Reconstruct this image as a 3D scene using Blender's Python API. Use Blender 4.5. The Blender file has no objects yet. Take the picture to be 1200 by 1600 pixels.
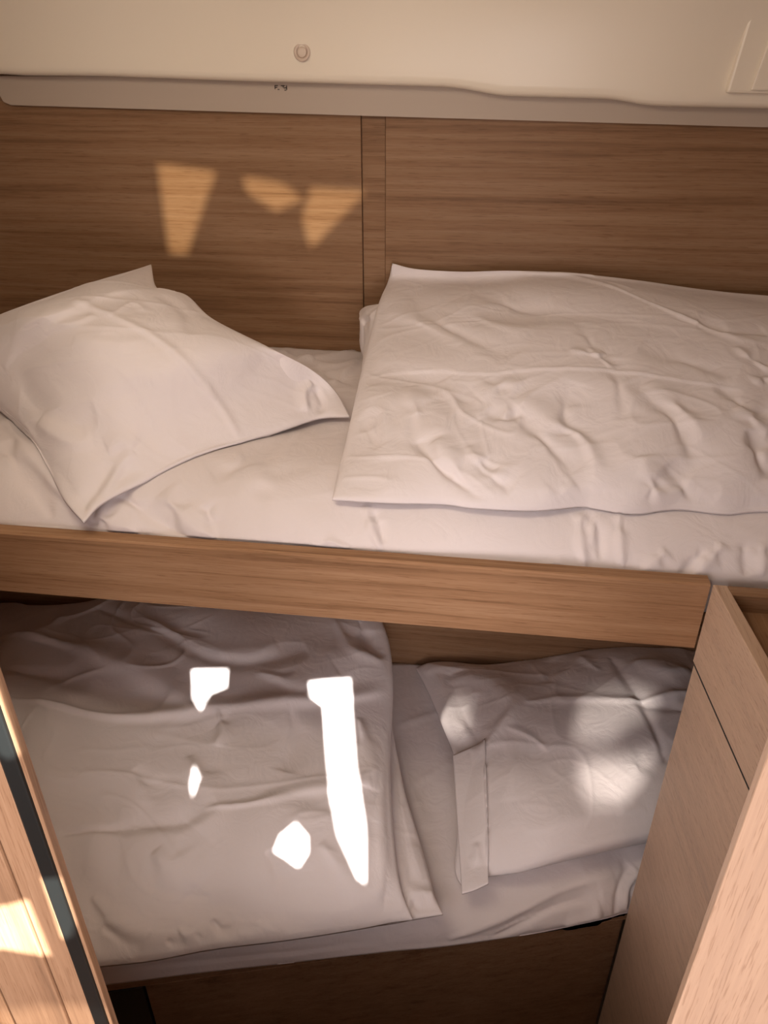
import bpy, bmesh, math
import numpy as np
from mathutils import Vector, Matrix

# ------------------------------------------------------------------ camera
S = bpy.context.scene
COL = S.collection
cd = bpy.data.cameras.new('camera'); cam = bpy.data.objects.new('camera', cd); COL.objects.link(cam)
PITCH = math.atan(.585); YAW = math.radians(7.5)
cam.location = (0, 0, 1.72)
cam.rotation_euler = (math.pi/2 - PITCH, 0, YAW)
cd.sensor_fit = 'VERTICAL'; cd.sensor_height = 24.0; cd.lens = 24.0*1200/1600
cd.clip_start = .01
S.camera = cam
# ------------------------------------------------------------------ light
S.view_settings.view_transform = 'Standard'
S.view_settings.look = 'None'
S.view_settings.exposure = -0.08
S.view_settings.gamma = 1.0
S.view_settings.use_curve_mapping = False
W = bpy.data.worlds.new('sky'); S.world = W; W.use_nodes = True
W.node_tree.nodes['Background'].inputs[0].default_value = (.75, .85, 1, 1)
W.node_tree.nodes['Background'].inputs[1].default_value = .1

def sun(name, d, strength, color, angle):
    l = bpy.data.lights.new(name, 'SUN'); l.energy = strength; l.color = color; l.angle = math.radians(angle)
    o = bpy.data.objects.new(name, l); COL.objects.link(o)
    o.rotation_euler = Vector(d).to_track_quat('Z', 'Y').to_euler()
    o.location = Vector(d).normalized()*4
    return o
def spot(name, target, d, dist, energy, color, radius, deg):
    l = bpy.data.lights.new(name, 'SPOT'); l.energy = energy; l.color = color; l.shadow_soft_size = radius
    l.spot_size = math.radians(deg); l.spot_blend = .1
    o = bpy.data.objects.new(name, l); COL.objects.link(o)
    D = Vector(d).normalized(); o.location = Vector(target) + D*dist
    o.rotation_euler = D.to_track_quat('Z', 'Y').to_euler()
    return o
def area(name, loc, d, sx, sy, energy, color, spread=180):
    l = bpy.data.lights.new(name, 'AREA'); l.shape = 'RECTANGLE'; l.size = sx; l.size_y = sy
    l.energy = energy; l.color = color; l.spread = math.radians(spread)
    o = bpy.data.objects.new(name, l); COL.objects.link(o)
    o.location = loc; o.rotation_euler = (-Vector(d)).to_track_quat('Z', 'Y').to_euler()
    return o
SUN = (0.26,-0.75,0.65); GLINT = (0.36,-1,0.03); GLINT_LOW = (-0.34,-1,0.46)
sun('sun', SUN, 30, (1, .96, .90), .35)
sun('added_glint_wall', GLINT, 3.6, (1, .84, .56), .5)  # added weak sun lamp for reflected patches on the hull panels
sun('added_glint_pillow', GLINT_LOW, 3.6, (1, .90, .80), .9)  # added weak sun lamp for reflected patches on the lower pillow
area('cabin_fill', (-.42, .56, 1.99), (.10, .50, -.85), .60, .36, 6.2, (1, .84, .655))  # added unseen fill, warm light for the liner and upper bunk
area('saloon_fill_left', (-.55, -.50, 1.40), (.70, 1, -.22), .8, .8, 10.0, (1, .90, .90))  # added fill from the left behind the viewer, no window built
area('saloon_fill_low', (.28, -.65, 1.12), (-.38, 1, -.20), .5, .4, 10.0, (1, .90, .90))  # added low fill, brightens the lower bunk and its duvet
area('saloon_fill_top', (.1, -.3, 1.97), (-.1, .75, -.7), .5, .4, 3.0, (.95, .95, 1))  # added overhead fill, no opening above it

# ------------------------------------------------------------------ materials
def nt(name):
    m = bpy.data.materials.new(name); m.use_nodes = True
    n = m.node_tree.nodes; return m, n, m.node_tree.links, n['Principled BSDF']
def oak(name, axis, tint=1.0, rough=.42, pale=0.):
    m, n, l, b = nt(name)
    tc = n.new('ShaderNodeTexCoord')
    def noise(lo, hi, detail, off):
        mp = n.new('ShaderNodeMapping'); sc = [hi]*3; sc[axis] = lo
        mp.inputs['Scale'].default_value = sc; mp.inputs['Location'].default_value = (off, off*1.7, off*.6)
        l.new(tc.outputs['Object'], mp.inputs[0])
        t = n.new('ShaderNodeTexNoise'); t.inputs['Scale'].default_value = 1; t.inputs['Detail'].default_value = detail
        t.inputs['Roughness'].default_value = .6; t.inputs['Distortion'].default_value = .25
        l.new(mp.outputs[0], t.inputs['Vector']); return t
    fine = noise(7, 330, 5, 3.1); mid = noise(1.6, 75, 4, 7.7); broad = noise(.9, 11, 2, 1.3); pore = noise(26, 700, 2, 5.5)
    r1 = n.new('ShaderNodeValToRGB'); e = r1.color_ramp.elements
    c = [tuple(a*(1-pale)+b2*pale for a, b2 in zip(k, (.62, .50, .41))) for k in ((.225, .120, .062), (.385, .215, .115), (.50, .305, .178))]
    e[0].position = .33; e[0].color = tuple(k*tint for k in c[0])+(1,)
    e[1].position = .64; e[1].color = tuple(k*tint for k in c[2])+(1,)
    q = e.new(.47); q.color = tuple(k*tint for k in c[1])+(1,)
    def math_(op, a, bb):
        t = n.new('ShaderNodeMath'); t.operation = op
        for i, v in enumerate((a, bb)):
            if isinstance(v, (int, float)): t.inputs[i].default_value = v
            else: l.new(v, t.inputs[i])
        return t.outputs[0]
    s = math_('ADD', math_('MULTIPLY', mid.outputs[0], .5), math_('MULTIPLY', fine.outputs[0], .3))
    s = math_('ADD', s, math_('MULTIPLY', broad.outputs[0], .2))
    l.new(s, r1.inputs[0])
    # dark open pores
    r2 = n.new('ShaderNodeValToRGB'); r2.color_ramp.elements[0].position = .34; r2.color_ramp.elements[1].position = .43
    r2.color_ramp.elements[0].color = (.62, .55, .5, 1); r2.color_ramp.elements[1].color = (1, 1, 1, 1)
    l.new(pore.outputs[0], r2.inputs[0])
    mx = n.new('ShaderNodeMix'); mx.data_type = 'RGBA'; mx.blend_type = 'MULTIPLY'; mx.inputs[0].default_value = .55
    l.new(r1.outputs[0], mx.inputs[6]); l.new(r2.outputs[0], mx.inputs[7])
    l.new(mx.outputs[2], b.inputs['Base Color'])
    b.inputs['Roughness'].default_value = rough
    b.inputs['Specular IOR Level'].default_value = .1
    bp = n.new('ShaderNodeBump'); bp.inputs['Strength'].default_value = .18; bp.inputs['Distance'].default_value = .0006
    l.new(s, bp.inputs['Height']); l.new(bp.outputs[0], b.inputs['Normal'])
    return m
OX, OY, OZ = oak('oak_shaded_along', 0, .68), oak('oak_lit_across', 1, 1.1, .42, .45), oak('oak_grain_upright', 2)  # one oak: along copy darkened as in shade, across copy lightened as lit
OF = oak('oak_lit_board', 0, .92)  # same oak, left lighter for the light that falls on the board
OD = oak('oak_recess_shaded', 1, .7)  # cabinet oak darkened, the shade of the recess put into its colour
OJ = oak('oak_grain_jamb', 2, .90, .33, .08); OP = oak('oak_lit_post', 2, 1.1, .33, .35)  # post copy lightened: the light on it is put into the colour
def plain(name, col, rough=.5, spec=.5, bump=None):
    m, n, l, b = nt(name)
    b.inputs['Base Color'].default_value = tuple(col)+(1,); b.inputs['Roughness'].default_value = rough
    b.inputs['Specular IOR Level'].default_value = spec
    if bump:
        tc = n.new('ShaderNodeTexCoord'); t = n.new('ShaderNodeTexNoise'); t.inputs['Scale'].default_value = bump[0]; t.inputs['Detail'].default_value = 3
        l.new(tc.outputs['Object'], t.inputs['Vector'])
        bp = n.new('ShaderNodeBump'); bp.inputs['Strength'].default_value = bump[1]; bp.inputs['Distance'].default_value = bump[2]
        l.new(t.outputs[0], bp.inputs['Height']); l.new(bp.outputs[0], b.inputs['Normal'])
    return m
GEL = plain('cream_liner', (.86, .765, .62), .33, .45, (6, .12, .003))
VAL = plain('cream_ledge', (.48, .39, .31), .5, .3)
RUB = plain('black_rubber_and_gaps', (.010, .012, .012), .38, .5)  # the rubber seal, and the shade in two open gaps
DARK = plain('groove_shade_black', (.012, .010, .009), .8)  # near-black that stands for shade in and behind the cabinet groove
INK = plain('black_print', (.02, .02, .02), .6)
PLAST = plain('cream_plastic', (.60, .47, .37), .35)
GREY = plain('grey_frame', (.45, .43, .40), .4)
WHITEWALL = plain('saloon_white', (.62, .56, .50), .6)
FLOOR = oak('cabin_sole', 1, .75)
def cotton(name, col):
    m, n, l, b = nt(name)
    b.inputs['Base Color'].default_value = tuple(col)+(1,); b.inputs['Roughness'].default_value = .85
    b.inputs['Specular IOR Level'].default_value = .15
    b.inputs['Sheen Weight'].default_value = .12; b.inputs['Sheen Roughness'].default_value = .5
    tc = n.new('ShaderNodeTexCoord')
    a = n.new('ShaderNodeTexNoise'); a.inputs['Scale'].default_value = 22; a.inputs['Detail'].default_value = 4; a.inputs['Distortion'].default_value = 1.2
    c = n.new('ShaderNodeTexNoise'); c.inputs['Scale'].default_value = 900; c.inputs['Detail'].default_value = 1
    l.new(tc.outputs['Object'], a.inputs['Vector']); l.new(tc.outputs['Object'], c.inputs['Vector'])
    b1 = n.new('ShaderNodeBump'); b1.inputs['Strength'].default_value = .5; b1.inputs['Distance'].default_value = .004
    b2 = n.new('ShaderNodeBump'); b2.inputs['Strength'].default_value = .25; b2.inputs['Distance'].default_value = .0004
    l.new(a.outputs[0], b1.inputs['Height']); l.new(c.outputs[0], b2.inputs['Height'])
    l.new(b1.outputs[0], b2.inputs['Normal']); l.new(b2.outputs[0], b.inputs['Normal'])
    return m
COT = cotton('white_cotton', (.80, .735, .73)); SHEET = cotton('white_sheet_cotton', (.78, .71, .70))

# ------------------------------------------------------------------ helpers
def empty(name, loc, label, cat, kind=None, group=None):
    o = bpy.data.objects.new(name, None); COL.objects.link(o); o.location = loc; o.empty_display_size = .05
    tag(o, label, cat, kind, group); return o
def tag(o, label=None, cat=None, kind=None, group=None):
    if label: o['label'] = label
    if cat: o['category'] = cat
    if kind: o['kind'] = kind
    if group: o['group'] = group
    return o
def link(name, me, mat, parent=None, origin=None, smooth=False):
    """mesh given in room coordinates; stored relative to its parent / own origin"""
    off = Vector((0, 0, 0)); p = parent
    while p is not None: off += p.location; p = p.parent
    if parent is None and origin is not None: loc = Vector(origin)
    else: loc = Vector((0, 0, 0))
    me.transform(Matrix.Translation(-(off+loc)))
    if mat and not me.materials: me.materials.append(mat)
    o = bpy.data.objects.new(name, me); COL.objects.link(o); o.parent = parent; o.location = loc
    me.polygons.foreach_set('use_smooth', [smooth]*len(me.polygons)); me.update()
    return o
def finish(bm, bevel=0, seg=2):
    if bevel:
        bmesh.ops.bevel(bm, geom=list(bm.edges), offset=bevel, segments=seg, profile=.5, affect='EDGES', clamp_overlap=True)
    bmesh.ops.recalc_face_normals(bm, faces=bm.faces)
    me = bpy.data.meshes.new('m'); bm.to_mesh(me); bm.free(); return me
def box(name, x, y, z, mat, parent=None, bevel=.001, origin=None):
    bm = bmesh.new()
    vs = [bm.verts.new((a, b, c)) for a in x for b in y for c in z]
    for f in ((0,1,3,2),(4,6,7,5),(0,4,5,1),(2,3,7,6),(0,2,6,4),(1,5,7,3)): bm.faces.new([vs[i] for i in f])
    if origin is None and parent is None: origin = ((x[0]+x[1])/2, (y[0]+y[1])/2, min(z))
    return link(name, finish(bm, bevel), mat, parent, origin)
def prism(name, poly, z0, z1, mat, parent=None, bevel=.001, plane='xy', origin=None):
    """poly in a plane, extruded from z0 to z1 along the third axis"""
    f = {'xy': lambda a, b, c: (a, b, c), 'xz': lambda a, b, c: (a, c, b), 'yz': lambda a, b, c: (c, a, b)}[plane]
    bm = bmesh.new()
    A = [bm.verts.new(f(a, b, z0)) for a, b in poly]; B = [bm.verts.new(f(a, b, z1)) for a, b in poly]
    bm.faces.new(A); bm.faces.new(B[::-1]); k = len(poly)
    for i in range(k): bm.faces.new((A[i], A[(i+1) % k], B[(i+1) % k], B[i]))
    if origin is None and parent is None: origin = f(poly[0][0], poly[0][1], z0)
    return link(name, finish(bm, bevel), mat, parent, origin)
def sheet_with_holes(name, outer, holes, plane, at, thick, mat, parent=None, origin=None):
    """flat board with cut openings: a filled 2-D curve, then a mesh"""
    cu = bpy.data.curves.new('c', 'CURVE'); cu.dimensions = '2D'; cu.fill_mode = 'BOTH'; cu.extrude = thick/2
    for poly in [outer]+holes:
        s = cu.splines.new('POLY'); s.points.add(len(poly)-1); s.use_cyclic_u = True
        for p, (a, b) in zip(s.points, poly): p.co = (a, b, 0, 1)
    t = bpy.data.objects.new('t', cu); COL.objects.link(t)
    bpy.context.view_layer.update()
    me = bpy.data.meshes.new_from_object(t.evaluated_get(bpy.context.evaluated_depsgraph_get()))
    bpy.data.objects.remove(t)
    if plane == 'xy': me.transform(Matrix.Translation((0, 0, at)))
    else: me.transform(Matrix.Translation((0, at, 0)) @ Matrix.Rotation(math.pi/2, 4, 'X'))
    me.materials.clear()
    return link(name, me, mat, parent, origin)

def resample(c, n, ends=True):
    """smooth (Catmull-Rom) curve through the points, n+1 samples at even arc length"""
    c = np.array(c, float)
    if len(c) > 2:
        p = np.vstack([2*c[0]-c[1], c, 2*c[-1]-c[-2]]); r = []
        for i in range(1, len(p)-2):
            t = np.linspace(0, 1, 24, endpoint=False)[:, None]
            a, b, d, e = p[i-1], p[i], p[i+1], p[i+2]
            r.append(.5*((2*b)+(-a+d)*t+(2*a-5*b+4*d-e)*t**2+(-a+3*b-3*d+e)*t**3))
        c = np.vstack(r+[c[-1:]])
    s = np.r_[0, np.cumsum(np.linalg.norm(np.diff(c, axis=0), axis=1))]
    t = np.linspace(0, s[-1], n+1)
    return np.stack([np.interp(t, s, c[:, k]) for k in range(3)], 1)
def coons(top, bot, left, right, nu, nv):
    if not left: left = [top[0], bot[0]]
    if not right: right = [top[-1], bot[-1]]
    T, B, Lf, Rt = resample(top, nu), resample(bot, nu), resample(left, nv), resample(right, nv)
    u = np.linspace(0, 1, nu+1)[None, :, None]; v = np.linspace(0, 1, nv+1)[:, None, None]
    return (1-v)*T[None]+v*B[None]+(1-u)*Lf[:, None]+u*Rt[:, None] \
        - ((1-u)*(1-v)*T[0]+u*(1-v)*T[-1]+(1-u)*v*B[0]+u*v*B[-1])
def puffit(P, h, pw, pdir):
    nv, nu = P.shape[:2]
    if h == 0:      # mattress: level top that rolls over at the front edge
        v = np.linspace(0, 1, nv)
        s = 1-(1-v)**1.7            # finer rows near the front
        Q = np.empty_like(P)
        i = s*(nv-1); a = np.clip(i.astype(int), 0, nv-2); f = (i-a)[:, None, None]
        Q = P[a]*(1-f)+P[a+1]*f
        d = np.clip((Q[..., 1]-Q[-1:, :, 1])/pdir[1], 0, 1)
        g = (1-(1-d)**2)**pw[0]
        Q[..., 2] = P[-1:, :, 2]+(P[:1, :, 2]-P[-1:, :, 2])*g
        return Q
    u = np.linspace(0, 1, nu)[None]; v = np.linspace(0, 1, nv)[:, None]
    f = (np.clip(4*u*(1-u), 0, 1)**pw[0])*(np.clip(4*v*(1-v), 0, 1)**pw[1])
    return P+f[..., None]*h*np.array(pdir, float)
def vnoise(x, y, seed):
    """smooth 2-D value noise in -1..1"""
    xi, yi = np.floor(x).astype(np.int64), np.floor(y).astype(np.int64); fx, fy = x-xi, y-yi
    def h(a, b):
        k = (a*374761393+b*668265263+seed*974711) & 0xffffffff
        k = ((k ^ (k >> 13))*1274126177) & 0xffffffff
        return ((k ^ (k >> 16)) & 0xffff)/32767.5-1
    sx, sy = fx*fx*fx*(fx*(fx*6-15)+10), fy*fy*fy*(fy*(fy*6-15)+10)
    return (h(xi, yi)*(1-sx)+h(xi+1, yi)*sx)*(1-sy)+(h(xi, yi+1)*(1-sx)+h(xi+1, yi+1)*sx)*sy
def seg_dist(P, pts):
    """distance to a polyline, signed side and position 0..1 along it"""
    pts = np.array(pts, float)
    pts = resample(pts, max(8, 6*len(pts)))
    best = np.full(P.shape[:2], 1e9); tt = np.zeros(P.shape[:2]); sg = np.zeros(P.shape[:2])
    n = len(pts)-1
    for i in range(n):
        a, b = pts[i], pts[i+1]; ab = b-a; L2 = (ab@ab)+1e-12
        t = np.clip(((P-a)@ab)/L2, 0, 1); q = P-(a+t[..., None]*ab)
        dd = np.sqrt((q**2).sum(-1)); m = dd < best
        best = np.where(m, dd, best); tt = np.where(m, (i+t)/n, tt)
        sg = np.where(m, np.sign(ab[0]*q[..., 1]-ab[1]*q[..., 0]), sg)
    return best, tt, sg
def normals(P):
    du = np.gradient(P, axis=1); dv = np.gradient(P, axis=0)
    N = np.cross(dv, du); N /= np.linalg.norm(N, axis=-1, keepdims=True)+1e-12
    if N[..., 2].mean() < 0: N = -N
    return N
def cloth(name, D, base, mat, label, cat, res=(200, 170), crumple=.004, seed=1, ramp=.07, group=None, solid=False, scale=7., on=None, limit=None, parent=None, amp=1.):
    nu, nv = res
    P = coons(D['top'], D['bot'], D['left'], D['right'], nu, nv)
    P = puffit(P, D['puff'], D['pw'], D['pdir'])
    u = np.linspace(0, 1, nu+1)[None]; v = np.linspace(0, 1, nv+1)[:, None]
    edge = np.minimum(np.minimum(u, 1-u), np.minimum(v, 1-v))*np.ones_like(P[..., 0])
    fade = np.clip(edge/.04, 0, 1); fade = fade*fade*(3-2*fade)
    if solid: fade = np.clip((1-v)/.02, 0, 1)*np.ones_like(edge)
    N = normals(P); H = np.zeros(P.shape[:2])
    for (c, r, a) in D['blobs']:
        H += a*np.exp(-((P-np.array(c))**2).sum(-1)/(r*r))
    for (pts, w, a, kind) in D['strokes']:
        d, t, sg = seg_dist(P, pts)
        a = a*amp
        w2 = 1.2*w*(.75+.5*vnoise(t*4, t*0+seed, seed+5))
        end = np.clip(np.minimum(t, 1-t)/.25, 0, 1); end = np.sqrt(end*(2-end)+1e-9)
        if kind == 's':      # a hem: a sharp step with a raised lip
            H += a*.5*end*(np.exp(-(d/(w*.5))**2)+np.where(sg > 0, 1, -1)*np.exp(-d/(w*2.2))*.6*np.tanh(d/(w*.3)))
        else:                # a fold, steeper on one side
            k = np.where(sg > 0, 1.35, .75)
            H += 1.0*a*end*np.exp(-(d/(w2*k))**2)
    # fine crumpling: warped ridged noise, patchy
    X, Y = P[..., 0]*scale+seed*3.3, P[..., 1]*scale*1.1+P[..., 2]*scale
    wx, wy = vnoise(X*.7, Y*.7, seed+11), vnoise(X*.7+9, Y*.7+4, seed+12)
    rn = 1-np.abs(vnoise(X+1.6*wx, Y*1.3+1.6*wy, seed+13))*2
    r2 = 1-np.abs(vnoise(X*2.3+2*wy, Y*2.6+2*wx, seed+14))*2
    patch = .35+.65*np.clip(vnoise(X*.45, Y*.45, seed+15)+.4, 0, 1)
    H += crumple*patch*(np.clip(rn, 0, 1)**3*.55+np.clip(r2, 0, 1)**3*.25)
    # long soft swells, running slantwise
    q = X*.8+Y*.6; z = -X*.6+Y*.8
    H += crumple*1.5*vnoise(q*.9+wx, z*.35+wy, seed+21)+crumple*.6*vnoise(q*2.1+2*wy, z*.6+wx, seed+22)
    P = P+N*(H*fade)[..., None]
    if solid: P[..., 2] = np.maximum(P[..., 2], base+.004)
    if limit: P[..., 1] = np.clip(P[..., 1], limit[0], limit[1])
    Bt = P.copy()
    if solid: Bt[..., 2] = base
    else:
        w = np.clip(edge/ramp, 0, 1); w = np.sqrt(w*(2-w))
        Bt[..., 2] = np.minimum(P[..., 2]-.0035, P[..., 2]*(1-w)+base*w)
    if on is not None:      # lie on the mattress, never in it
        for A, gap, bed in [(A_, g_, b_) for b_ in (on if isinstance(on, list) else [on]) for A_, g_ in ((P, .0065), (Bt, .0025))]:
            f = A.reshape(-1, 3)
            for i in range(len(f)):
                hit = bed.ray_cast(Vector((f[i, 0], f[i, 1], f[i, 2]+.5)), Vector((0, 0, -1)))[0]
                if hit is not None and f[i, 2] < hit.z+gap: f[i, 2] = hit.z+gap
    n1 = (nu+1)*(nv+1); V = np.vstack([P.reshape(-1, 3), Bt.reshape(-1, 3)])
    idx = np.arange(n1).reshape(nv+1, nu+1)
    a, b, c, d = idx[:-1, :-1].ravel(), idx[:-1, 1:].ravel(), idx[1:, 1:].ravel(), idx[1:, :-1].ravel()
    F = [np.stack([a, d, c, b], 1), np.stack([a, b, c, d], 1)+n1]
    ring = np.r_[idx[0, :], idx[1:, -1], idx[-1, -2::-1], idx[-2:0:-1, 0]]
    r1 = np.roll(ring, -1); F.append(np.stack([ring, r1, r1+n1, ring+n1], 1))
    F = np.vstack(F)
    me = bpy.data.meshes.new('m'); me.from_pydata(V.tolist(), [], F.tolist()); me.update()
    org = (float(P[..., 0].mean()), float(P[..., 1].mean()), float(Bt[..., 2].min()))
    o = link(name, me, mat, parent, org, True)
    if parent is None: tag(o, label, cat, None, group)
    if solid:
        from mathutils.bvhtree import BVHTree
        return BVHTree.FromPolygons([tuple(p) for p in P.reshape(-1, 3)], F[:len(a)].tolist())
    return o
def bvh_of(o):
    from mathutils.bvhtree import BVHTree
    me = o.data; off = o.location
    return BVHTree.FromPolygons([tuple(v.co+off) for v in me.vertices], [tuple(p.vertices) for p in me.polygons])

# ------------------------------------------------------------------ the room
ST = 'structure'
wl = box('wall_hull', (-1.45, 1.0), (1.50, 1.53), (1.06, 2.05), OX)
wl.data.transform(Matrix.Translation((0, 0, 0)))
tag(wl, 'oak veneered hull side behind the upper bunk', 'wall', ST)
# three veneer boards over it, the narrow one between them sunk back
for nm, x0, x1, y, lb in (('trim_1', -1.44, -.2375, 1.490, 'wide oak panel on the hull side above the left pillow'),
                          ('trim_2', -.2365, -.1945, 1.4955, 'narrow sunken oak strip between the two wide hull panels'),
                          ('trim_3', -.1935, .99, 1.490, 'wide oak panel on the hull side above the upper duvet')):
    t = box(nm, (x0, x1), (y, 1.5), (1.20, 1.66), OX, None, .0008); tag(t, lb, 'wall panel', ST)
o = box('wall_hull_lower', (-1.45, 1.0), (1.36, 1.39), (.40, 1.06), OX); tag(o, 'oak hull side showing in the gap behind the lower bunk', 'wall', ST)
o = box('floor', (-1.45, 1.0), (-.95, 1.5), (-.03, 0), FLOOR); tag(o, 'dark wooden cabin sole', 'floor', ST)
o = box('wall_left', (-1.48, -1.45), (-.95, 1.53), (0, 2.05), OY); tag(o, 'oak bulkhead at the left end of the bunks', 'wall', ST)
o = box('wall_right', (1.0, 1.03), (-.95, 1.53), (0, 2.05), OY); tag(o, 'oak bulkhead at the right end of the bunks', 'wall', ST)

# bulkhead with the doorway the picture is taken through
o = box('wall_front', (-1.45, -.4160), (.350, .358), (0, 2.0), OZ); tag(o, 'oak bulkhead left of the doorway', 'wall', ST)
o = box('wall_front_right', (.261, 1.0), (.352, .358), (0, 2.0), OZ); tag(o, 'oak bulkhead right of the doorway', 'wall', ST)

o = box('added_shade_board', (-.41, .26), (.3595, .378), (0, .74), OZ); tag(o, 'added unseen oak board across the foot of the doorway, shading the lower bunk front', 'wall', ST)  # added out of view, keeps the lower front panel in shade

# ceiling over the passage, with added openings shaped to cast the sun patches
HS = [[(-0.0017,-0.4236),(0.0685,-0.4124),(0.0826,-0.4659),(0.0579,-0.4874),(0.0542,-0.5304),(0.0287,-0.5021)],
 [(0.2365,-0.4269),(0.2615,-0.4198),(0.3189,-0.4085),(0.3313,-0.4658),(0.3709,-0.6371),(0.4107,-0.7643),(0.4333,-0.8756),(0.4181,-0.8651),(0.3675,-0.7821),(0.3353,-0.6976),(0.3052,-0.5858),(0.2805,-0.4936),(0.2485,-0.4695)],
 [(0.0848,-0.6598),(0.1041,-0.6854),(0.1055,-0.7308),(0.0919,-0.7021)],
 [(0.2907,-0.7605),(0.3168,-0.7864),(0.3258,-0.8225),(0.3183,-0.8525),(0.2990,-0.8396),(0.2704,-0.8241),(0.2719,-0.7887)],
 [(-0.0359,-0.7013),(0.0057,-0.6714),(0.0414,-0.7703),(0.0010,-0.7669),(-0.0293,-0.7705)],
 [(-0.0772,-0.3465),(-0.0675,-0.3452),(-0.0515,-0.3933),(-0.0389,-0.4297),(-0.0260,-0.4678),(-0.0323,-0.4769),(-0.0410,-0.4704)],
 [(0.0131,-0.6333),(0.0277,-0.6277),(0.0537,-0.7045),(0.0553,-0.7253),(0.0477,-0.7371)]]
HP = [[(-0.4724,1.5737),(-0.4645,1.6032),(-0.4118,1.6223),(-0.3395,1.6287),(-0.3217,1.6038),(-0.3613,1.5913),(-0.3997,1.5588),(-0.4520,1.5479)],
 [(-0.4391,1.5212),(-0.3934,1.5386),(-0.3068,1.5516),(-0.3167,1.5184),(-0.3432,1.4790),(-0.3912,1.4734),(-0.4210,1.4947)],
 [(-0.8862,1.4930),(-0.8089,1.5344),(-0.6950,1.5508),(-0.6663,1.5069),(-0.7482,1.4837),(-0.8511,1.4724)]]
HG = [[(0.2502,1.6318),(0.3626,1.6192),(0.3131,1.5218),(0.2867,1.4684),(0.2488,1.4699)],
 [(0.5399,1.5945),(0.6441,1.5897),(0.5799,1.5302),(0.5332,1.4846),(0.5187,1.5403)],
 [(0.4110,1.6122),(0.4858,1.6013),(0.5267,1.5743),(0.4699,1.5507),(0.4169,1.5835)]]
o = sheet_with_holes('ceiling', [(-1.45, -.95), (1.0, -.95), (1.0, .36), (-1.45, .36)], HS, 'xy', 2.0, .004, WHITEWALL)
tag(o, 'pale saloon headliner, unseen, with openings added to shape the sun patches', 'ceiling', ST)
o = sheet_with_holes('wall_back', [(-1.45, 0), (1.0, 0), (1.0, 2.0), (-1.45, 2.0)], HG+HP, 'xz', -.93, .004, WHITEWALL)  # added cut-outs, shaped to let the glint patches through
tag(o, 'pale saloon bulkhead behind the viewer, with openings added to shape the glints', 'wall', ST)
# ceiling over the cabin
o = sheet_with_holes('ceiling_cabin', [(-1.45, .35), (1.0, .35), (1.0, 1.30), (-1.45, 1.30)],
    [], 'xy', 2.012, .018, GEL)
tag(o, 'cream cabin headliner', 'ceiling', ST)

# moulded cream liner that overhangs the bunk, its lower edge stepping down to the right
EDGE = [[(-1.0450,1.7063),(-0.8641,1.7046),(-0.8289,1.7027),(-0.6769,1.7020),(-0.4287,1.6949),(-0.1896,1.6899),(-0.0838,1.6874),(-0.0576,1.6847),(-0.0312,1.6803),(0.0003,1.6749),(0.0726,1.6733),(0.1795,1.6711),(0.2102,1.6667),(0.2360,1.6623),(0.2860,1.6607),(0.4234,1.6588),(0.5673,1.6561)]][0]
def liner():
    ex = np.array([e[0] for e in EDGE]); ez = np.array([e[1] for e in EDGE])
    xs = np.linspace(-1.44, .99, 260)
    zz = np.interp(xs, ex, ez)
    k = np.hanning(7); k /= k.sum(); zz = np.convolve(np.pad(zz, 3, 'edge'), k, 'valid')
    prof = [(1.495, .004), (1.470, .001), (1.452, 0), (1.445, .002), (1.4415, .006), (1.440, .013), (1.4385, .03), (1.434, .06), (1.427, .09), (1.415, .125), (1.395, .16), (1.36, .20), (1.31, .245), (1.25, .29), (1.18, .33)]
    vs = []; nb = len(prof)
    for x, z in zip(xs, zz):
        f = z-1.69
        for i, (y, dz) in enumerate(prof): vs.append((x, y, z+dz-(f*min(1, dz/.12))))
    fs = [(i*nb+j, i*nb+j+1, (i+1)*nb+j+1, (i+1)*nb+j) for i in range(len(xs)-1) for j in range(nb-1)]
    me = bpy.data.meshes.new('m'); me.from_pydata(vs, [], fs); me.update()
    o = link('ceiling_liner', me, GEL, None, (0, 1.44, 1.69), True)
    s = o.modifiers.new('thickness', 'SOLIDIFY'); s.thickness = .004; s.offset = 0
    return tag(o, 'smooth cream moulded liner overhanging the bunk, above the oak panels', 'ceiling', ST)
liner()

# the ledge face below the liner
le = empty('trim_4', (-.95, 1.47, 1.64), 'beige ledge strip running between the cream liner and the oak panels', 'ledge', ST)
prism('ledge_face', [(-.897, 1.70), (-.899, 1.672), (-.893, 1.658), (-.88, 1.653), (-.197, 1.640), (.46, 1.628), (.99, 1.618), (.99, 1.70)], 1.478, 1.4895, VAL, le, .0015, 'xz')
# little black printed mark on the ledge
def mark():
    bm = bmesh.new()
    def bar(x0, z0, x1, z1):
        vs = [bm.verts.new((x, 1.4772, z)) for x, z in ((x0, z0), (x1, z0), (x1, z1), (x0, z1))]; bm.faces.new(vs)
    x = -.385; z = 1.6805
    for a in ((0, 0, .0014, .006), (0, .0048, .006, .006), (.0008, .0022, .005, .0034), (.005, -.001, .0085, .0002),
              (.011, .0046, .018, .0058), (.0145, .0022, .0158, .0052), (.016, .0012, .022, .0026), (.0206, -.001, .022, .0056), (.017, -.002, .0205, -.0008)):
        bar(x+a[0], z+a[1], x+a[2], z+a[3])
    bmesh.ops.solidify(bm, geom=bm.faces[:], thickness=.0006)
    return link('printed_mark', finish(bm), INK, le)
mark()
# raised locker panel at the right end of the liner
lp = prism('liner_locker_panel', [(.352, 1.679), (.60, 1.674), (.60, 1.86), (.372, 1.86)], 1.424, 1.445, GEL, None, .004, 'xz')
tag(lp, 'raised cream moulded panel at the right end of the liner', 'panel')
lq = prism('locker_step', [(.386, 1.683), (.58, 1.68), (.58, 1.84), (.412, 1.84)], 1.418, 1.4235, GEL, lp, .002, 'xz')

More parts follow.
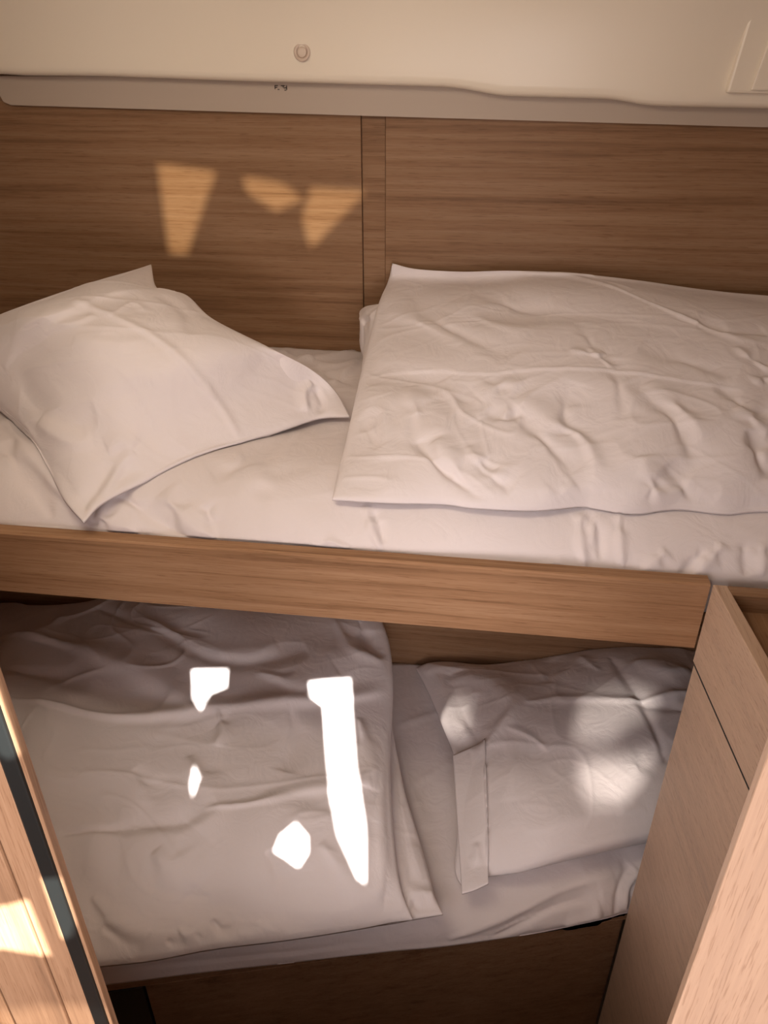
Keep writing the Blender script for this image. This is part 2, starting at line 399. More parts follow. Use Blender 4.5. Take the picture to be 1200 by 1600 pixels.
# porthole above the frame of the picture, only its lower rim reaches in
def rrect(x0, x1, z0, z1, rad, n=6):
    out = []
    for cx_, cz, a0 in ((x1-rad, z1-rad, 0), (x0+rad, z1-rad, 90), (x0+rad, z0+rad, 180), (x1-rad, z0+rad, 270)):
        for i in range(n+1):
            a = math.radians(a0+90*i/n); out.append((cx_+rad*math.cos(a), cz+rad*math.sin(a)))
    return out
wn = empty('window_1', (-.305, 1.404, 1.809), 'cream framed porthole whose lower rim just enters at the top edge', 'window', ST)
wf = sheet_with_holes('window_frame', rrect(-.435, -.175, 1.809, 1.937, .03), [rrect(-.415, -.195, 1.827, 1.919, .02)], 'xz', 1.404, .010, PLAST, wn)
wp = prism('pane', rrect(-.416, -.194, 1.826, 1.920, .02), 1.402, 1.406, plain('smoked_pane', (.08, .09, .10), .1), wn, 0, 'xz')
wn.rotation_euler = (math.radians(-24), 0, 0)

# round screw cap on the liner
def lathe(prof, seg=40):
    bm = bmesh.new(); rings = []
    for r, h in prof: rings.append([bm.verts.new((r*math.cos(2*math.pi*i/seg), -h, r*math.sin(2*math.pi*i/seg))) for i in range(seg)])
    for A, B in zip(rings, rings[1:]):
        for i in range(seg): bm.faces.new((A[i], A[(i+1) % seg], B[(i+1) % seg], B[i]))
    bm.faces.new(rings[-1]); bmesh.ops.recalc_face_normals(bm, faces=bm.faces)
    return bm
cap = empty('screw_cap', (-.324, 1.4336, 1.735), 'small round cream screw cap on the overhanging liner above the ledge', 'screw cap')
for nm, pr in (('rim', [(.0138, 0), (.0138, .001), (.0125, .0022), (.0100, .0020), (.0080, .0005), (.0080, 0)]), ('plug', [(.0078, 0), (.0078, .0014), (.0070, .0020), (.0035, .0016), (.0001, .0015)])):
    bm = lathe(pr); me = bpy.data.meshes.new('m'); bm.to_mesh(me); bm.free(); me.materials.append(PLAST)
    q = bpy.data.objects.new(nm, me); COL.objects.link(q); q.parent = cap; me.polygons.foreach_set('use_smooth', [True]*len(me.polygons))
cap.rotation_euler = (math.radians(-7), 0, 0)

# ------------------------------------------------------------------ upper bunk
ub = empty('upper_bunk', (-.2, .86, 1.04), 'upper bunk, its long oak front board running under the upper mattress', 'bunk')
o = prism('front_board', [(.85, 1.038), (.8725, 1.038), (.8725, 1.140), (.8705, 1.143), (.8525, 1.143), (.85, 1.140)], -1.44, .3105, OF, ub, 0, 'yz')
box('bed_base', (-1.44, .99), (.873, 1.495), (1.060, 1.078), OX, ub)
box('base_batten', (-1.44, .99), (.873, .90), (1.040, 1.06), OX, ub)
# ------------------------------------------------------------------ lower bunk
lb = empty('lower_bunk', (-.1, .75, 0), 'lower bunk base with shade-toned slanting oak front panel below the lower mattress', 'bunk')
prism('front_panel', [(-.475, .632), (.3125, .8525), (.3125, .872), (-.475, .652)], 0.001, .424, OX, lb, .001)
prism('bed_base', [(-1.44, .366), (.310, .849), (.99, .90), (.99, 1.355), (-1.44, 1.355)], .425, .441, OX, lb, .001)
o = prism('dark_gap_piece', [(-.56, .606), (-.478, .629), (-.478, .66), (-.56, .64)], .001, .424, RUB, lb, .001)  # black piece where there is only a dark gap, shade in its colour

# ------------------------------------------------------------------ bedding
CD = {"upper_mattress":dict(top=[(-1.324,1.306,1.214),(-0.9638,1.385,1.214),(-0.5894,1.463,1.214),(-0.2494,1.52,1.214),(0.1931,1.595,1.214),(0.8014,1.71,1.214)],
 bot=[(-0.987,0.877,1.145),(-0.6803,0.877,1.14),(-0.5814,0.877,1.14),(-0.2964,0.877,1.141),(-0.1511,0.877,1.14),(0.102,0.877,1.134),(0.228,0.877,1.132),(0.3184,0.877,1.131),(0.3899,0.877,1.135),(0.5467,0.877,1.134)],
 left=None,
 right=None,
 puff=0,pw=(0.8, 0.5),pdir=(0, 0.14, 0),
 blobs=[],
 strokes=[([(-0.4159,1.469,1.219),(-0.339,1.421,1.219),(-0.2493,1.495,1.218)],0.0134,0.0050,"r"),
  ([(-0.3548,1.433,1.214),(-0.2812,1.385,1.215),(-0.2346,1.443,1.216)],0.0104,0.0040,"r"),
  ([(-0.3161,1.373,1.218),(-0.2292,1.297,1.218)],0.0100,-0.0040,"r"),
  ([(-0.2637,1.293,1.218),(-0.2369,1.418,1.218)],0.0094,0.0050,"r"),
  ([(-0.4461,0.918,1.185),(-0.3907,0.8857,1.155),(-0.342,0.8728,1.135)],0.0154,0.0050,"r"),
  ([(-0.3764,0.9062,1.176),(-0.3575,0.8823,1.15),(-0.3467,0.8723,1.133)],0.0084,-0.0040,"r"),
  ([(-0.5355,0.8919,1.162),(-0.5143,0.8838,1.152),(-0.4703,0.8777,1.141)],0.0118,0.0050,"r"),
  ([(-0.5133,0.9152,1.182),(-0.4487,0.8901,1.159),(-0.3986,0.8751,1.138)],0.0118,-0.0050,"r"),
  ([(-0.5664,0.8975,1.167),(-0.5326,0.8791,1.146)],0.0090,-0.0040,"r"),
  ([(-0.7727,1.067,1.218),(-0.6435,0.9449,1.2),(-0.576,0.8969,1.167)],0.0117,0.0060,"r"),
  ([(-0.7271,0.9897,1.216),(-0.642,0.9164,1.183),(-0.602,0.8835,1.151)],0.0155,-0.0040,"r"),
  ([(-0.3774,0.9462,1.202),(-0.3222,0.9913,1.214),(-0.2867,1.088,1.214)],0.0210,-0.0040,"r"),
  ([(-0.3395,0.9465,1.199),(-0.2804,0.9379,1.197),(-0.1865,0.8739,1.137)],0.0378,0.0030,"r"),
  ([(-0.1482,0.9201,1.185),(-0.1353,0.892,1.162),(-0.1199,0.8769,1.141)],0.0072,0.0035,"r"),
  ([(-0.1336,0.9126,1.181),(-0.1161,0.8819,1.149)],0.0053,-0.0030,"r"),
  ([(0.1461,0.9322,1.19),(0.1492,0.8964,1.162),(0.1568,0.8763,1.134)],0.0063,0.0040,"r"),
  ([(0.1589,0.9327,1.191),(0.1716,0.9109,1.175),(0.1769,0.8843,1.146)],0.0054,-0.0035,"r"),
  ([(0.1673,0.9289,1.189),(0.1635,0.8971,1.162)],0.0054,0.0030,"r"),
  ([(0.1971,0.9343,1.193),(0.1995,0.899,1.164),(0.2044,0.879,1.137)],0.0055,0.0035,"r"),
  ([(0.2596,0.8973,1.16),(0.2277,0.8777,1.135)],0.0091,0.0030,"r"),
  ([(0.333,0.9063,1.171),(0.2935,0.8786,1.135)],0.0083,0.0035,"r"),
  ([(0.357,0.9067,1.173),(0.3612,0.8792,1.141)],0.0084,-0.0030,"r"),
  ([(0.3809,0.9071,1.174),(0.3796,0.8803,1.142)],0.0075,0.0030,"r"),
  ([(0.3085,0.8991,1.163),(0.2772,0.8776,1.134)],0.0083,-0.0030,"r"),
  ([(-0.2183,0.8743,1.137),(-0.187,0.8774,1.143),(-0.1597,0.8744,1.137)],0.0054,0.0040,"r"),
  ([(0.102,0.8767,1.134),(0.1185,0.8788,1.14),(0.1442,0.8757,1.134)],0.0044,0.0030,"r")]),
"upper_pillow":dict(top=[(-0.9539,1.183,1.29),(-0.8429,1.182,1.34),(-0.7354,1.172,1.38),(-0.6662,1.264,1.395),(-0.6309,1.318,1.4),(-0.6139,1.381,1.4)],
 bot=[(-0.5314,0.8483,1.172),(-0.5125,0.884,1.187),(-0.4554,0.947,1.2),(-0.3789,1.014,1.212),(-0.2962,1.087,1.222),(-0.2527,1.126,1.225),(-0.2051,1.131,1.228)],
 left=[(-0.9539,1.183,1.29),(-0.8508,1.118,1.255),(-0.7757,1.077,1.23),(-0.702,1.019,1.215),(-0.6263,0.9411,1.2),(-0.5746,0.8831,1.185),(-0.5314,0.8483,1.172)],
 right=[(-0.6139,1.381,1.4),(-0.5488,1.248,1.39),(-0.5009,1.251,1.38),(-0.4334,1.185,1.36),(-0.3258,1.15,1.325),(-0.2705,1.174,1.285),(-0.2351,1.177,1.25),(-0.2051,1.131,1.228)],
 puff=0.055,pw=(0.75, 0.75),pdir=(0, -0.45, 1),
 blobs=[((-0.6208,0.9916,1.274),0.063,0.0060),((-0.4025,1.056,1.301),0.070,0.0060)],
 strokes=[([(-0.6132,1.115,1.408),(-0.557,1.087,1.392),(-0.4854,1.063,1.369),(-0.4337,1.044,1.334),(-0.3936,1.05,1.273),(-0.3584,1.034,1.224),(-0.3447,1.034,1.208)],0.0076,0.0032,"r"),
  ([(-0.7554,1.084,1.3),(-0.7246,1.085,1.337),(-0.6645,1.076,1.368),(-0.6089,1.076,1.385),(-0.5841,1.091,1.393)],0.0092,0.0035,"r"),
  ([(-0.6343,1.116,1.41),(-0.5938,1.102,1.398),(-0.557,1.087,1.392)],0.0077,0.0030,"r"),
  ([(-0.5588,1.091,1.392),(-0.5449,1.133,1.401),(-0.5201,1.121,1.395)],0.0085,0.0025,"r"),
  ([(-0.2727,1.124,1.238),(-0.2792,1.148,1.256),(-0.2703,1.169,1.267)],0.0094,0.0070,"r"),
  ([(-0.2526,1.126,1.227),(-0.2516,1.151,1.245),(-0.265,1.168,1.26)],0.0063,-0.0060,"r"),
  ([(-0.7325,1.069,1.29),(-0.6629,1.009,1.265),(-0.5927,0.9715,1.264),(-0.553,0.9741,1.27)],0.0205,-0.0040,"r"),
  ([(-0.6588,0.9949,1.25),(-0.5871,0.9513,1.242),(-0.5577,0.954,1.248)],0.0150,0.0040,"r"),
  ([(-0.5545,0.9821,1.282),(-0.4992,1.001,1.307),(-0.473,1.011,1.314)],0.0161,-0.0025,"r"),
  ([(-0.5318,0.9467,1.238),(-0.5122,0.9597,1.243),(-0.4935,0.9583,1.235)],0.0139,0.0040,"r"),
  ([(-0.5134,0.8881,1.192),(-0.5077,0.9282,1.218),(-0.4924,0.9543,1.232)],0.0096,0.0050,"r"),
  ([(-0.5416,0.8639,1.183),(-0.5291,0.8953,1.202),(-0.5188,0.934,1.224)],0.0134,-0.0040,"r"),
  ([(-0.5191,1.186,1.403),(-0.4677,1.157,1.387),(-0.4368,1.092,1.367)],0.0178,-0.0030,"r"),
  ([(-0.3326,1.134,1.317),(-0.363,1.088,1.291),(-0.402,1.052,1.292)],0.0208,-0.0025,"r"),
  ([(-0.6218,0.9223,1.197),(-0.6525,0.9698,1.219),(-0.6934,1.015,1.239)],0.0102,0.0030,"r"),
  ([(-0.4836,1.058,1.366),(-0.5351,1.039,1.365),(-0.6105,1.05,1.364)],0.0162,0.0020,"r")]),
"upper_duvet":dict(top=[(-0.1784,1.475,1.394),(-0.1325,1.465,1.387),(-0.0484,1.455,1.386),(0.0448,1.45,1.391),(0.1597,1.45,1.388),(0.2738,1.45,1.379),(0.3872,1.45,1.367),(0.4982,1.45,1.36),(0.7143,1.45,1.352)],
 bot=[(-0.1926,0.9119,1.198),(-0.1201,0.9124,1.198),(-0.0412,0.9192,1.198),(0.0027,0.916,1.197),(0.0804,0.9192,1.197),(0.1453,0.9348,1.199),(0.1667,0.9341,1.198),(0.2125,0.928,1.197),(0.2771,0.9399,1.198),(0.3348,0.9372,1.197),(0.3937,0.9433,1.197),(0.5519,0.9376,1.197)],
 left=[(-0.1784,1.475,1.394),(-0.1866,1.473,1.36),(-0.1941,1.385,1.335),(-0.1978,1.266,1.29),(-0.1968,1.147,1.255),(-0.1956,1.028,1.22),(-0.193,0.9442,1.205),(-0.1926,0.9119,1.198)],
 right=[(0.7143,1.45,1.352),(0.6341,1.224,1.31),(0.5892,1.069,1.25),(0.5519,0.9376,1.197)],
 puff=0.05,pw=(0.35, 0.6),pdir=(0, -0.3, 1),
 blobs=[((-0.0388,0.9922,1.247),0.082,0.0080),((0.1864,1.084,1.3),0.069,0.0080),((0.3315,1.022,1.266),0.078,0.0090),((0.0657,1.292,1.37),0.067,-0.0050),((0.2251,0.9838,1.248),0.056,0.0070)],
 strokes=[([(-0.1894,1.162,1.282),(-0.1422,1.158,1.297),(-0.0704,1.146,1.308),(0.0089,1.125,1.313),(0.0851,1.129,1.32),(0.198,1.129,1.32),(0.2707,1.12,1.318),(0.343,1.113,1.312),(0.3779,1.107,1.309)],0.0063,0.0040,"s"),
  ([(0.0443,1.448,1.396),(0.1361,1.44,1.39),(0.1943,1.401,1.387),(0.2654,1.325,1.378),(0.3289,1.271,1.364),(0.3894,1.228,1.354),(0.4355,1.22,1.35)],0.0074,0.0050,"r"),
  ([(0.1131,1.448,1.396),(0.1925,1.439,1.389),(0.2507,1.374,1.385)],0.0062,0.0040,"r"),
  ([(0.3843,1.202,1.347),(0.4022,1.173,1.337),(0.4261,1.151,1.326)],0.0055,0.0045,"r"),
  ([(0.3366,1.259,1.363),(0.3931,1.247,1.358),(0.4425,1.252,1.359)],0.0135,-0.0050,"r"),
  ([(0.1335,1.172,1.338),(0.1716,1.161,1.333),(0.1863,1.17,1.337)],0.0052,0.0040,"r"),
  ([(0.1628,1.179,1.34),(0.1803,1.15,1.33),(0.1978,1.13,1.323)],0.0062,0.0040,"r"),
  ([(0.1515,1.251,1.363),(0.1677,1.184,1.343),(0.1854,1.157,1.333)],0.0098,-0.0030,"r"),
  ([(-0.0907,1.053,1.268),(-0.0811,1.005,1.248),(-0.0448,0.9559,1.229),(0.0011,0.9292,1.217),(0.0241,0.9165,1.2)],0.0115,-0.0080,"r"),
  ([(-0.1077,1.121,1.291),(-0.0912,1.058,1.27),(-0.0765,1.005,1.249)],0.0131,0.0060,"r"),
  ([(-0.058,1.003,1.251),(-0.0176,0.9463,1.226),(0.0327,0.9171,1.201)],0.0111,0.0060,"r"),
  ([(0.0074,0.9705,1.24),(0.0261,0.9458,1.229),(0.053,0.9327,1.218)],0.0108,-0.0050,"r"),
  ([(-0.0117,0.9904,1.25),(0.0169,0.9548,1.234),(0.0437,0.944,1.227)],0.0082,0.0050,"r"),
  ([(0.0576,1.078,1.296),(0.1038,1.036,1.276),(0.1395,1.018,1.266),(0.161,0.9828,1.244),(0.1653,0.9437,1.216)],0.0135,0.0070,"r"),
  ([(0.0489,1.055,1.284),(0.095,1.004,1.26),(0.1391,0.9631,1.233)],0.0133,-0.0060,"r"),
  ([(0.0121,1.056,1.282),(0.0403,1.039,1.276),(0.0627,1.055,1.285)],0.0095,-0.0060,"r"),
  ([(0.0016,1.08,1.292),(0.0383,1.102,1.305),(0.0574,1.091,1.301)],0.0136,0.0050,"r"),
  ([(0.1994,1.156,1.334),(0.2004,1.095,1.306),(0.2065,1.041,1.279)],0.0124,-0.0040,"r"),
  ([(0.2195,1.108,1.312),(0.2652,1.056,1.286),(0.2877,1.01,1.259),(0.302,0.9766,1.237)],0.0160,-0.0060,"r"),
  ([(0.2423,1.108,1.313),(0.2833,1.059,1.286),(0.3145,1.021,1.265)],0.0141,0.0060,"r"),
  ([(0.2251,0.9838,1.248),(0.241,0.9465,1.22),(0.2641,0.9396,1.2)],0.0130,0.0060,"r"),
  ([(0.2592,0.9789,1.243),(0.2841,0.9533,1.219),(0.3095,0.9388,1.201)],0.0131,-0.0060,"r"),
  ([(0.2414,0.9613,1.231),(0.2328,0.9339,1.206)],0.0092,-0.0050,"r"),
  ([(0.377,1.038,1.271),(0.3803,0.9999,1.25),(0.3943,0.9766,1.234)],0.0119,-0.0070,"r"),
  ([(0.3643,1.075,1.294),(0.387,1.048,1.277),(0.4032,1.04,1.272)],0.0141,0.0060,"r"),
  ([(0.3434,1.118,1.315),(0.3731,1.075,1.294),(0.4077,1.07,1.288)],0.0103,-0.0050,"r"),
  ([(-0.1384,1.409,1.365),(-0.0817,1.282,1.345),(-0.0146,1.211,1.337),(0.0466,1.156,1.327)],0.0170,-0.0050,"r"),
  ([(-0.1775,1.348,1.346),(-0.1147,1.288,1.342),(-0.0345,1.205,1.333)],0.0141,0.0040,"r"),
  ([(-0.064,1.334,1.365),(0.0039,1.261,1.355),(0.0758,1.22,1.349)],0.0207,0.0040,"r"),
  ([(-0.0219,1.374,1.378),(0.0445,1.311,1.374),(0.1072,1.29,1.372)],0.0165,-0.0040,"r"),
  ([(0.141,1.103,1.31),(0.1219,1.057,1.288),(0.1305,1.016,1.266)],0.0138,-0.0050,"r"),
  ([(-0.0589,1.126,1.302),(-0.0253,1.06,1.278),(-0.0052,1.034,1.27)],0.0140,0.0040,"r"),
  ([(-0.17,1.137,1.282),(-0.1376,1.045,1.258),(-0.1278,0.971,1.231)],0.0205,0.0040,"r"),
  ([(-0.18,1.069,1.256),(-0.1405,0.996,1.239)],0.0098,-0.0030,"r"),
  ([(0.0971,0.923,1.202),(0.1139,0.9308,1.209),(0.1393,0.9478,1.221)],0.0106,0.0040,"r"),
  ([(0.24,1.188,1.345),(0.2942,1.164,1.335),(0.3727,1.132,1.321)],0.0190,-0.0040,"r"),
  ([(0.3981,1.122,1.316),(0.414,1.136,1.321),(0.4263,1.127,1.315)],0.0063,0.0040,"r")]),
"lower_mattress":dict(top=[(-1.47,1.236,0.52),(-1.079,1.264,0.52),(-0.6227,1.302,0.52),(-0.1043,1.362,0.515),(0.2639,1.402,0.515),(0.8562,1.496,0.52)],
 bot=[(-0.7872,0.5608,0.445),(-0.6319,0.591,0.445),(-0.5215,0.6185,0.445),(-0.3998,0.6507,0.445),(-0.2495,0.688,0.445),(-0.0956,0.7263,0.445),(0.0092,0.7504,0.446),(0.1478,0.7896,0.446),(0.2244,0.8155,0.446),(0.2803,0.8355,0.446),(0.3202,0.8513,0.446),(0.4519,0.8901,0.446),(0.6262,0.9327,0.446)],
 left=None,
 right=None,
 puff=0,pw=(0.5, 0.5),pdir=(0, 0.1, 0),
 blobs=[],
 strokes=[([(-0.1348,1.147,0.5183),(-0.0481,1.205,0.5172),(0.0319,1.263,0.5181)],0.0097,0.0040,"r"),
  ([(-0.0825,1.003,0.5199),(-0.0127,1.068,0.5195),(0.0241,1.1,0.5169)],0.0117,0.0030,"r"),
  ([(-0.1219,1.128,0.521),(-0.0825,1.003,0.5199),(-0.038,0.9085,0.5205)],0.0138,0.0030,"r"),
  ([(0.0086,0.7506,0.4583),(0.1126,0.7939,0.4826),(0.1986,0.8416,0.4981),(0.2876,0.8746,0.5022)],0.0147,0.0060,"r"),
  ([(0.0728,0.7674,0.4443),(0.1773,0.8142,0.482),(0.2651,0.8466,0.4859)],0.0149,-0.0060,"r"),
  ([(0.3071,0.8471,0.4572),(0.3103,0.8644,0.4859),(0.3331,0.8919,0.5037)],0.0103,0.0060,"r"),
  ([(0.2904,0.8368,0.4516),(0.2935,0.861,0.4877),(0.3172,0.8995,0.5077)],0.0090,-0.0050,"r"),
  ([(-0.496,0.6312,0.4683),(-0.2993,0.6792,0.4655),(-0.0961,0.7301,0.4659)],0.0087,-0.0030,"r"),
  ([(-0.0584,0.7707,0.5015),(0.0065,0.7667,0.4857)],0.0168,0.0030,"r"),
  ([(0.2016,0.8073,0.4525),(0.2667,0.8322,0.4631)],0.0114,0.0050,"r")]),
"lower_duvet":dict(top=[(-1.411,1.264,0.6),(-1.105,1.344,0.6),(-1.019,1.339,0.605),(-0.9272,1.349,0.61),(-0.7878,1.366,0.63),(-0.5875,1.381,0.65),(-0.389,1.381,0.66),(-0.2367,1.358,0.665),(-0.1854,1.343,0.66)],
 bot=[(-0.7876,0.5344,0.548),(-0.5964,0.5717,0.548),(-0.5049,0.5914,0.548),(-0.4319,0.6097,0.548),(-0.3508,0.637,0.548),(-0.2378,0.6669,0.548),(-0.1324,0.6983,0.548),(-0.0838,0.7139,0.55),(-0.0491,0.7206,0.555)],
 left=[(-1.411,1.264,0.6),(-1.062,0.8504,0.6),(-0.7876,0.5344,0.548)],
 right=[(-0.1854,1.343,0.66),(-0.1562,1.271,0.645),(-0.1368,1.18,0.63),(-0.1274,1.093,0.61),(-0.1197,1,0.605),(-0.1055,0.9047,0.6),(-0.0876,0.8118,0.59),(-0.0704,0.7549,0.575),(-0.0491,0.7206,0.555)],
 puff=0.07,pw=(0.4, 0.5),pdir=(0, -0.2, 1),
 blobs=[((-0.4167,0.7688,0.6384),0.104,0.0070),((-0.6803,0.9909,0.6723),0.106,0.0060),((-0.2216,0.8537,0.6436),0.093,0.0060),((-0.2707,0.6876,0.5878),0.056,0.0050)],
 strokes=[([(-0.8818,0.9991,0.6639),(-0.7368,0.9733,0.6658),(-0.627,0.9572,0.6717),(-0.5255,0.983,0.6755),(-0.4474,1.008,0.677),(-0.3557,1.033,0.6732),(-0.2178,1.084,0.658),(-0.1389,1.133,0.6414)],0.0113,0.0060,"r"),
  ([(-0.9945,1.183,0.6529),(-0.8272,1.148,0.6647),(-0.6567,1.085,0.679),(-0.4995,1.016,0.6797),(-0.4375,0.9777,0.6762)],0.0188,0.0060,"r"),
  ([(-0.9293,1.078,0.6621),(-0.7296,1.038,0.6707),(-0.5565,1,0.6791)],0.0236,-0.0050,"r"),
  ([(-0.8224,1.285,0.6616),(-0.6527,1.209,0.6853),(-0.5195,1.15,0.6885),(-0.4099,1.141,0.684),(-0.3167,1.194,0.6826)],0.0217,-0.0050,"r"),
  ([(-0.7026,1.257,0.6773),(-0.5547,1.174,0.6904),(-0.4394,1.152,0.6879),(-0.3754,1.187,0.6871)],0.0133,0.0050,"r"),
  ([(-0.2317,1.329,0.679),(-0.1971,1.24,0.6744),(-0.1592,1.209,0.6616)],0.0114,-0.0060,"r"),
  ([(-0.2842,1.305,0.6832),(-0.2267,1.214,0.6759),(-0.1509,1.197,0.6562)],0.0141,0.0050,"r"),
  ([(-0.1881,1.321,0.6715),(-0.1628,1.236,0.664)],0.0071,-0.0030,"r"),
  ([(-0.6345,0.7412,0.637),(-0.5207,0.7596,0.6452),(-0.4312,0.7822,0.6472),(-0.3877,0.8173,0.6534)],0.0097,-0.0040,"r"),
  ([(-0.4063,0.8054,0.6491),(-0.3251,0.8281,0.6502),(-0.2464,0.8672,0.6475),(-0.1419,0.9066,0.6333)],0.0093,0.0035,"r"),
  ([(-0.1256,1.028,0.6254),(-0.1136,0.9144,0.6202),(-0.091,0.8127,0.6046),(-0.0588,0.7611,0.5847),(-0.0151,0.7333,0.5689)],0.0088,-0.0050,"r"),
  ([(-0.1284,0.9749,0.6318),(-0.1168,0.8706,0.6235),(-0.1035,0.786,0.6063),(-0.1069,0.7344,0.5819)],0.0122,0.0040,"r"),
  ([(-0.0567,0.7429,0.5707),(-0.0348,0.7282,0.5646),(-0.0045,0.7296,0.5602)],0.0080,-0.0050,"r"),
  ([(-0.0695,0.7211,0.5601),(-0.057,0.7455,0.5751),(-0.037,0.7463,0.5861)],0.0091,0.0050,"r"),
  ([(-0.0938,0.7126,0.5517),(-0.0548,0.7259,0.564),(-0.0146,0.7293,0.562)],0.0069,-0.0030,"r"),
  ([(-0.3537,0.6583,0.5841),(-0.3317,0.645,0.5608),(-0.3461,0.6383,0.5486)],0.0091,-0.0060,"r"),
  ([(-0.3995,0.6435,0.5818),(-0.3776,0.6304,0.5584)],0.0080,0.0050,"r"),
  ([(-0.3746,0.6417,0.5736),(-0.349,0.6374,0.5477)],0.0057,-0.0040,"r"),
  ([(-0.3138,0.6542,0.5661),(-0.2848,0.6568,0.5597),(-0.2383,0.6742,0.5663)],0.0091,0.0050,"r"),
  ([(-0.4148,0.6269,0.5727),(-0.387,0.6248,0.549)],0.0080,-0.0050,"r"),
  ([(-0.545,0.6584,0.6098),(-0.4958,0.6343,0.5926),(-0.4428,0.622,0.5748)],0.0140,0.0040,"r"),
  ([(-0.5126,0.6246,0.5884),(-0.4505,0.6142,0.5696)],0.0116,-0.0040,"r"),
  ([(-0.3199,1.038,0.6726),(-0.2921,0.9703,0.6628),(-0.2978,0.8972,0.6609)],0.0151,-0.0030,"r"),
  ([(-0.4454,1.002,0.6758),(-0.4257,0.9588,0.6727),(-0.4275,0.9277,0.6729)],0.0076,0.0040,"r"),
  ([(-0.4002,1.106,0.6825),(-0.3078,1.093,0.6714),(-0.2405,1.141,0.6694)],0.0183,0.0040,"r"),
  ([(-0.4692,0.8948,0.6704),(-0.4,0.8213,0.6544),(-0.4189,0.7768,0.6435)],0.0194,0.0040,"r"),
  ([(-0.5504,0.8617,0.6634),(-0.4996,0.8195,0.6567),(-0.5009,0.7645,0.6455)],0.0196,-0.0030,"r"),
  ([(-0.2078,0.7827,0.6244),(-0.1377,0.7357,0.5904),(-0.097,0.7369,0.5801)],0.0159,0.0040,"r"),
  ([(-0.2865,0.7586,0.627),(-0.2539,0.7046,0.5979),(-0.2669,0.6681,0.57)],0.0227,-0.0040,"r"),
  ([(-0.4675,0.7307,0.6326),(-0.3999,0.6808,0.6048)],0.0232,0.0040,"r"),
  ([(-0.1864,1.044,0.6505),(-0.1558,0.962,0.642),(-0.1514,0.8951,0.6373)],0.0151,0.0040,"r"),
  ([(-0.8916,1.267,0.6506),(-0.907,1.187,0.6589),(-0.978,1.157,0.6579)],0.0220,0.0040,"r")]),
"lower_pillow":dict(top=[(-0.1013,1.328,0.53),(-0.0768,1.349,0.53),(-0.0304,1.359,0.53),(0.0569,1.348,0.54),(0.1577,1.376,0.545),(0.2292,1.396,0.56),(0.3267,1.406,0.585),(0.4508,1.409,0.6),(0.6498,1.435,0.6)],
 bot=[(0.0291,0.7948,0.54),(0.0445,0.8059,0.542),(0.0672,0.8153,0.548),(0.1223,0.8237,0.56),(0.1792,0.8409,0.575),(0.2534,0.8664,0.585),(0.3308,0.8952,0.585),(0.5056,0.9553,0.57)],
 left=[(-0.1013,1.328,0.53),(-0.0693,1.256,0.535),(-0.0319,1.152,0.545),(0.0048,1.043,0.55),(0.0142,0.9489,0.548),(0.0115,0.8473,0.542),(0.0154,0.8152,0.54),(0.0291,0.7948,0.54)],
 right=[(0.6498,1.435,0.6),(0.5954,1.147,0.6),(0.5056,0.9553,0.57)],
 puff=0.065,pw=(0.55, 0.6),pdir=(0, -0.25, 1),
 blobs=[((0.4256,1.258,0.6609),0.057,0.0100)],
 strokes=[([(0.0541,1.063,0.5968),(0.0577,0.9641,0.5881),(0.0642,0.8775,0.5787),(0.0661,0.8157,0.549)],0.0077,0.0080,"s"),
  ([(0.3078,1.309,0.6375),(0.3339,1.195,0.6642),(0.3451,1.151,0.6681),(0.3578,1.083,0.668),(0.3753,1.007,0.6537)],0.0101,-0.0050,"r"),
  ([(0.1309,1.161,0.6192),(0.2048,1.169,0.6372),(0.333,1.149,0.6679),(0.4457,1.178,0.6681)],0.0094,0.0040,"r"),
  ([(0.3444,1.147,0.6688),(0.4006,1.133,0.6725),(0.441,1.126,0.6678)],0.0133,-0.0040,"r"),
  ([(0.355,1.139,0.6692),(0.4066,1.163,0.6696),(0.4594,1.185,0.6668)],0.0119,0.0050,"r"),
  ([(-0.0263,1.266,0.5642),(0.0553,1.251,0.588),(0.1059,1.154,0.6149),(0.0578,1.063,0.5968)],0.0229,0.0060,"r"),
  ([(-0.0276,1.291,0.5607),(0.0055,1.156,0.5819),(0.0459,1.067,0.5912)],0.0174,-0.0050,"r"),
  ([(0.0295,1.21,0.5864),(0.0383,1.114,0.5935),(0.0283,1.055,0.584)],0.0138,-0.0050,"r"),
  ([(0.093,1.093,0.6136),(0.1396,1.062,0.6263),(0.1668,1.028,0.6332)],0.0065,0.0030,"r"),
  ([(0.2459,1.33,0.6126),(0.276,1.262,0.64),(0.2881,1.259,0.6441)],0.0087,0.0040,"r"),
  ([(0.3542,1.279,0.6512),(0.4082,1.233,0.6637),(0.4628,1.254,0.6599)],0.0170,0.0050,"r"),
  ([(0.323,0.9865,0.6524),(0.371,1.017,0.6575),(0.3975,1.046,0.6625)],0.0174,-0.0040,"r"),
  ([(0.1254,0.8713,0.5975),(0.2308,0.8988,0.621),(0.3293,0.9268,0.6235)],0.0119,0.0020,"r"),
  ([(0.0339,0.8002,0.5449),(0.0482,0.8281,0.5586),(0.0468,0.8582,0.5676)],0.0095,0.0040,"r"),
  ([(-0.0968,1.309,0.5361),(-0.0283,1.304,0.5576),(0.0555,1.311,0.5706)],0.0118,0.0040,"r"),
  ([(0.2086,1.351,0.5906),(0.1726,1.236,0.616)],0.0177,-0.0040,"r"),
  ([(0.0817,1.224,0.5976),(0.1046,1.066,0.6173),(0.0988,0.9309,0.6008)],0.0222,0.0030,"r")]),
"upper_fold":dict(top=[(-0.2386,1.452,1.3),(-0.2336,1.462,1.31),(-0.2129,1.432,1.325),(-0.1523,1.377,1.35)],
 bot=[(-0.2029,1.23,1.245),(-0.1717,1.221,1.25),(-0.1179,1.228,1.25)],
